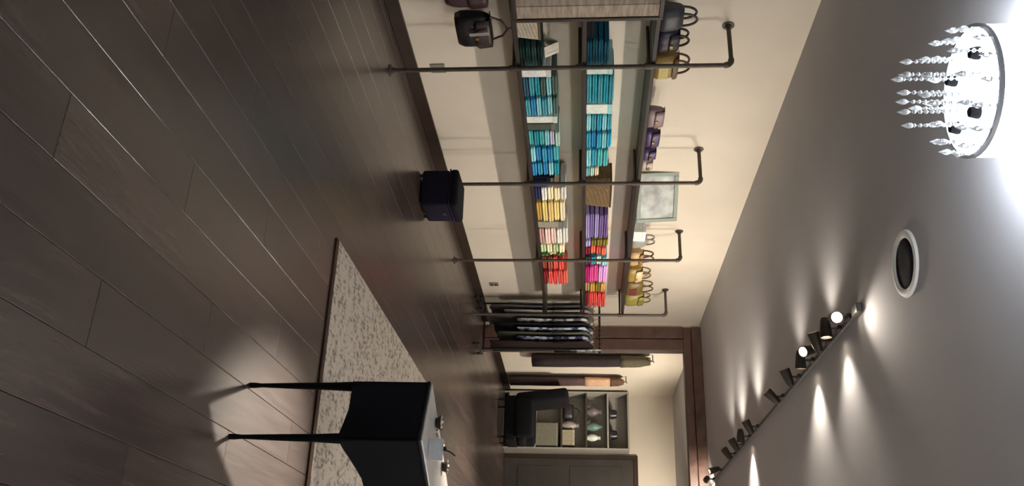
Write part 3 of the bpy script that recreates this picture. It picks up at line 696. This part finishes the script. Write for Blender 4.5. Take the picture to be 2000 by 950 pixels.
def garment_mesh(seed, w, ln, th, flare=1.15):
    r = random.Random(seed); bm = bmesh.new(); n = 20; rings = []
    lev = [(0.0, 0.16, .5), (0.02, 0.30, .8), (0.045, 0.66, 1.0), (0.09, 0.96, 1.1), (0.18, 1.0, 1.1), (0.4, 0.92, 1.0), (0.7, 1.0 * (flare * .5 + .5), 1.1), (1.0, flare, 1.25)]
    ph = r.uniform(0, 6)
    for t, kw, kt in lev:
        ring = []
        for k in range(n):
            a = 2 * PI * k / n; wv = 1 + 0.28 * t * math.sin(5 * a + ph + t)
            ring.append(bm.verts.new((math.sin(a) * th / 2 * kt * wv, math.cos(a) * w / 2 * kw, -ln * t - (0.02 * math.sin(3 * a + ph) if t == 1 else 0))))
        rings.append(ring)
    for a, b in zip(rings, rings[1:]):
        for k in range(n): bm.faces.new((a[k], a[(k + 1) % n], b[(k + 1) % n], b[k]))
    bm.faces.new(rings[0][::-1]); bm.faces.new(rings[-1])
    # sleeves hang along the sides
    for sy in (-1, 1):
        y = sy * w / 2
        add_tube(bm, [(0, y * 0.72, -0.055), (0, y * 0.98, -0.12), (th * .3, y * 1.06, -0.3), (th * .3, y * 1.02, -min(0.52, ln * .55))], [th * .35, th * .5, th * .46, th * .4], 8)
    return bm
GARM = [('light grey knit top', fab(190, 188, 182), 1.10), ('dark grey dress', fab(104, 100, 100), 1.36), ('grey jacket', fab(168, 162, 158), 1.16),
        ('charcoal coat', fab(98, 98, 102), 1.40), ('grey and white patterned blouse', pattern('greywhite', (92, 92, 98), (200, 200, 202), 12), 1.0),
        ('deep black trouser suit', fab(34, 35, 38), 1.30), ('blue and white patterned shirt', pattern('bluewhite', (64, 70, 108), (200, 208, 224), 11), 0.98),
        ('olive grey dress', fab(92, 96, 80), 1.25), ('navy patterned blouse', pattern('navy', (50, 52, 90), (160, 170, 190), 13), 1.0),
        ('dark brown coat', fab(46, 34, 30), 1.34)]
c_, s_ = math.cos(rk_rz), math.sin(rk_rz)
GPOS = ['leftmost on the clothes rack', 'second from left on the clothes rack', 'third from left on the clothes rack', 'fourth from left on the clothes rack', 'fifth from left on the clothes rack',
        'fifth from right on the clothes rack', 'fourth from right on the clothes rack', 'third from right on the clothes rack', 'second from right on the clothes rack', 'rightmost on the clothes rack']
for i, (nm, mm, ln) in enumerate(GARM):
    x = -RWd / 2 + 0.04 + i * (RWd - 0.08) / 9
    t = tag(empty('hanging_garment', RK + Vector((c_ * x, s_ * x, RH)), rk_rz + random.uniform(-.01, .01)), '%s, %s' % (nm, GPOS[i]), 'garment', 'clothes hanging on the rack')
    bm = garment_mesh(i, 0.40, ln, 0.036)
    finish(bm, 'cloth', mm, t, True, loc=(0, 0, -0.085))
    bm = bmesh.new()
    add_tube(bm, arc((0, 0, -0.004), 0.0215, -0.5, PI + 0.1, 8, (0, 1, 0), (0, 0, 1)) + [Vector((0, 0, -0.06))], 0.0025, 6)
    add_tube(bm, [(0, -0.19, -0.135), (0, -0.1, -0.095), (0, 0, -0.07), (0, 0.1, -0.095), (0, 0.19, -0.135)], 0.007, 8)
    finish(bm, 'hanger', M_HANG, t, True)
# folded pieces draped over the rail top: a scarf
sc = tag(empty('draped_scarf', RK + Vector((0, 0, RH)), rk_rz), 'grey and pale blue scarf draped over the rack rail', 'scarf')
bm = bmesh.new(); rows = []
for j in range(15):
    a = j / 14
    row = []
    for k in range(7):
        x = 0.329 + 0.02 * k / 6 + 0.006 * math.sin(k * 2 + j)
        if a < 0.4: p = (x, -0.026 - 0.004 * math.sin(j * 1.3), -0.38 * (0.4 - a) / 0.4 + 0.0)
        elif a > 0.6: p = (x, 0.026 + 0.004 * math.sin(j), -0.30 * (a - 0.6) / 0.4)
        else:
            th = PI * (a - 0.4) / 0.2; p = (x, -0.026 * math.cos(th), 0.026 * math.sin(th))
        row.append(bm.verts.new(p))
    rows.append(row)
for a, b in zip(rows, rows[1:]):
    for k in range(6): bm.faces.new((a[k], a[k + 1], b[k + 1], b[k]))
o = finish(bm, 'scarf_cloth', pattern('scarf', (112, 116, 124), (196, 198, 196), 20), sc, True)
md = o.modifiers.new('thick', 'SOLIDIFY'); md.thickness = 0.006; md.offset = 1

# ------------------------------------------------------------------ far room: wall hung garments
def wall_garment(y, ztop, zbot, cols, label, w=0.34, th=0.15):
    t = tag(empty('wall_hung_gown', (0, y, ztop)), label, 'gown')
    tube('wall_hook', [(0.002, 0, 0.0), (0.10, 0, 0.0), (0.125, 0, 0.02)], 0.008, M_PIPE, t, 8)
    tube('hanger', [(0.10, -0.16, -0.075), (0.10, -0.06, -0.045), (0.10, 0, -0.01), (0.10, 0.06, -0.045), (0.10, 0.16, -0.075)], 0.008, M_HANG, t, 8)
    ln = ztop - zbot - 0.04; z = -0.04; n = len(cols)
    for i, (nm, mm, fr) in enumerate(cols):
        bm = bmesh.new(); rings = []; l = ln * fr
        for j in range(7):
            tt = j / 6; ring = []
            for k in range(18):
                a = 2 * PI * k / 18
                kw = (min(1, 0.35 + 2.2 * tt) if i == 0 else 1.0 + 0.1 * tt)
                wv = 1 + 0.16 * math.sin(4 * a + i + j * .6)
                ring.append(bm.verts.new((0.105 + math.sin(a) * th / 2 * wv * min(1, .6 + kw * .4), math.cos(a) * w / 2 * kw, z - l * tt)))
            rings.append(ring)
        for a, b in zip(rings, rings[1:]):
            for k in range(18): bm.faces.new((a[k], a[(k + 1) % 18], b[(k + 1) % 18], b[k]))
        bm.faces.new(rings[0][::-1]); bm.faces.new(rings[-1])
        finish(bm, nm, mm, t, True); z -= l
wall_garment(13.80, 2.56, 0.62, [('bodice', fab(92, 84, 68), 0.25), ('skirt', fab(48, 40, 40), 0.75)],
             'long dark gown with olive bodice hung on the far room wall, nearer one', th=0.17)
wall_garment(15.08, 2.19, 0.16, [('bodice', fab(106, 78, 62), 0.12), ('waist', fab(196, 158, 128), 0.22), ('skirt', fab(84, 68, 66), 0.66)],
             'long brown and tan gown hung on the far room wall, farther one', th=0.12)

# ------------------------------------------------------------------ far display unit
DU = Vector((0.04, 16.0, 0))
du = tag(empty('display_unit', DU), 'tall grey display unit with shelves against the far wall', 'display unit')
M_UNIT = mat('grey_unit_paint', (0.30, 0.28, 0.24), 0.6, var=0.06); M_DARKW = mat('dark_unit_wood', (0.05, 0.04, 0.03), 0.5, var=0.2)
UW, UD = 1.06, 0.38
for x in (0.0, UW - 0.03): box2('side_panel', (x, 0, 0.001), (x + 0.03, UD, 2.28), M_UNIT, du, 0.003)
box2('back_panel', (0.031, UD - 0.012, 0.05), (UW - .031, UD, 2.25), M_UNIT, du)
for z in (0.08, 0.56, 1.04, 1.49, 1.88, 2.25):
    box2('shelf', (0.031, 0.0, z), (UW - .031, UD - .013, z + 0.03), M_DARKW if z in (1.04, 1.49) else M_UNIT, du, 0.002)
def at_unit(x, y, z): return DU + Vector((x, y, z + 0.0312))
def vase(loc, h, r, c, label):
    o = lathe('vase', [(0, 0), (r * .6, 0), (r, h * .35), (r * .85, h * .6), (r * .4, h * .82), (r * .5, h), (r * .42, h), (r * .3, h * .82), (0, h * .5)], leather(*c), None, n=20)
    o.location = loc; return tag(o, label, 'vase')
handbag(at_unit(0.35, 0.16, 1.04), 0.30, 0.15, 0.20, (30, 26, 30), 'black handbag on the lower middle shelf of the display unit', handle=(30, 26, 28), hh=0.11, rz=-1.4)
vase(at_unit(0.60, 0.15, 1.04), 0.30, 0.085, (150, 140, 132), 'pale grey vase on the display unit beside the black handbag')
B_ = lidded_box('storage_box', at_unit(0.70, 0.04, 1.04), Vector(at_unit(0.98, 0.32, 1.04)) + Vector((0, 0, 0.22)), fab(156, 146, 124, rnd=0), fab(176, 170, 150, rnd=0), 'cream storage box on the display unit above the grey bin')
lidded_box('storage_box', at_unit(0.58, 0.04, 0.56), Vector(at_unit(1.0, 0.33, 0.56)) + Vector((0, 0, 0.40)), fab(120, 118, 102, rnd=0), fab(140, 138, 122, rnd=0), 'large grey bin on the display unit beside the armchair')
vase(at_unit(0.34, 0.15, 1.49), 0.26, 0.09, (104, 96, 100), 'grey mauve vase on the upper shelf of the display unit')
vase(at_unit(0.62, 0.15, 1.49), 0.28, 0.08, (96, 124, 114), 'green grey vase on the upper shelf of the display unit')
vase(at_unit(0.82, 0.15, 1.49), 0.24, 0.07, (206, 210, 200), 'white vase on the upper shelf of the display unit')
for x, lab in ((0.38, 'black brimmed hat on the top shelf of the display unit, nearer the gowns'), (0.76, 'black brimmed hat on the top shelf of the display unit, nearer the door')):
    t = tag(empty('brimmed_hat', at_unit(x, 0.17, 1.88)), lab, 'hat', 'black hats on the display unit')
    lathe('brim', [(0.07, 0.004), (0.17, 0.0), (0.19, 0.018), (0.17, 0.008), (0.07, 0.012)], M_BLACK, t, n=26)
    lathe('crown', [(0.088, 0.006), (0.086, 0.09), (0.07, 0.15), (0.03, 0.16), (0, 0.145)], M_BLACK, t, n=26)
    lathe('hat_band', [(0.0895, 0.008), (0.0895, 0.04), (0.0885, 0.04)], fab(60, 60, 66, rnd=0), t, n=26)

# black armchair, back to the gowns, seat toward the door
AC = Vector((0.80, 15.1, 0))
ac = tag(empty('armchair', AC, 0), 'black upholstered high back armchair in the far room', 'armchair')
M_UPH = fab(13, 12, 17, rnd=0)
def soft(name, lo, hi, bev=0.05, rot=None):
    bm = bmesh.new(); add_box(bm, [(a + b) / 2 for a, b in zip(lo, hi)], [b - a for a, b in zip(lo, hi)], bev, rot, 3)
    return finish(bm, name, M_UPH, ac, True, angle=0.9)
soft('seat_base', (-0.36, -0.34, 0.12), (0.40, 0.34, 0.32), 0.03)
soft('seat_cushion', (-0.24, -0.25, 0.322), (0.41, 0.25, 0.47), 0.05)
soft('backrest', (-0.47, -0.34, 0.30), (-0.25, 0.34, 1.20), 0.07, Matrix.Rotation(-0.12, 3, 'Y'))
for sy in (-1, 1): soft('armrest', (-0.30, sy * 0.345 - 0.085, 0.30), (0.36, sy * 0.345 + 0.085, 0.62), 0.06)
for sx in (-0.3, 0.34):
    for sy in (-0.28, 0.28): lathe('leg', [(0, 0.0006), (0.014, 0.0006), (0.026, 0.12), (0, 0.12)], M_BLACK, ac, (sx, sy, 0), 12)
bpy.context.view_layer.update()
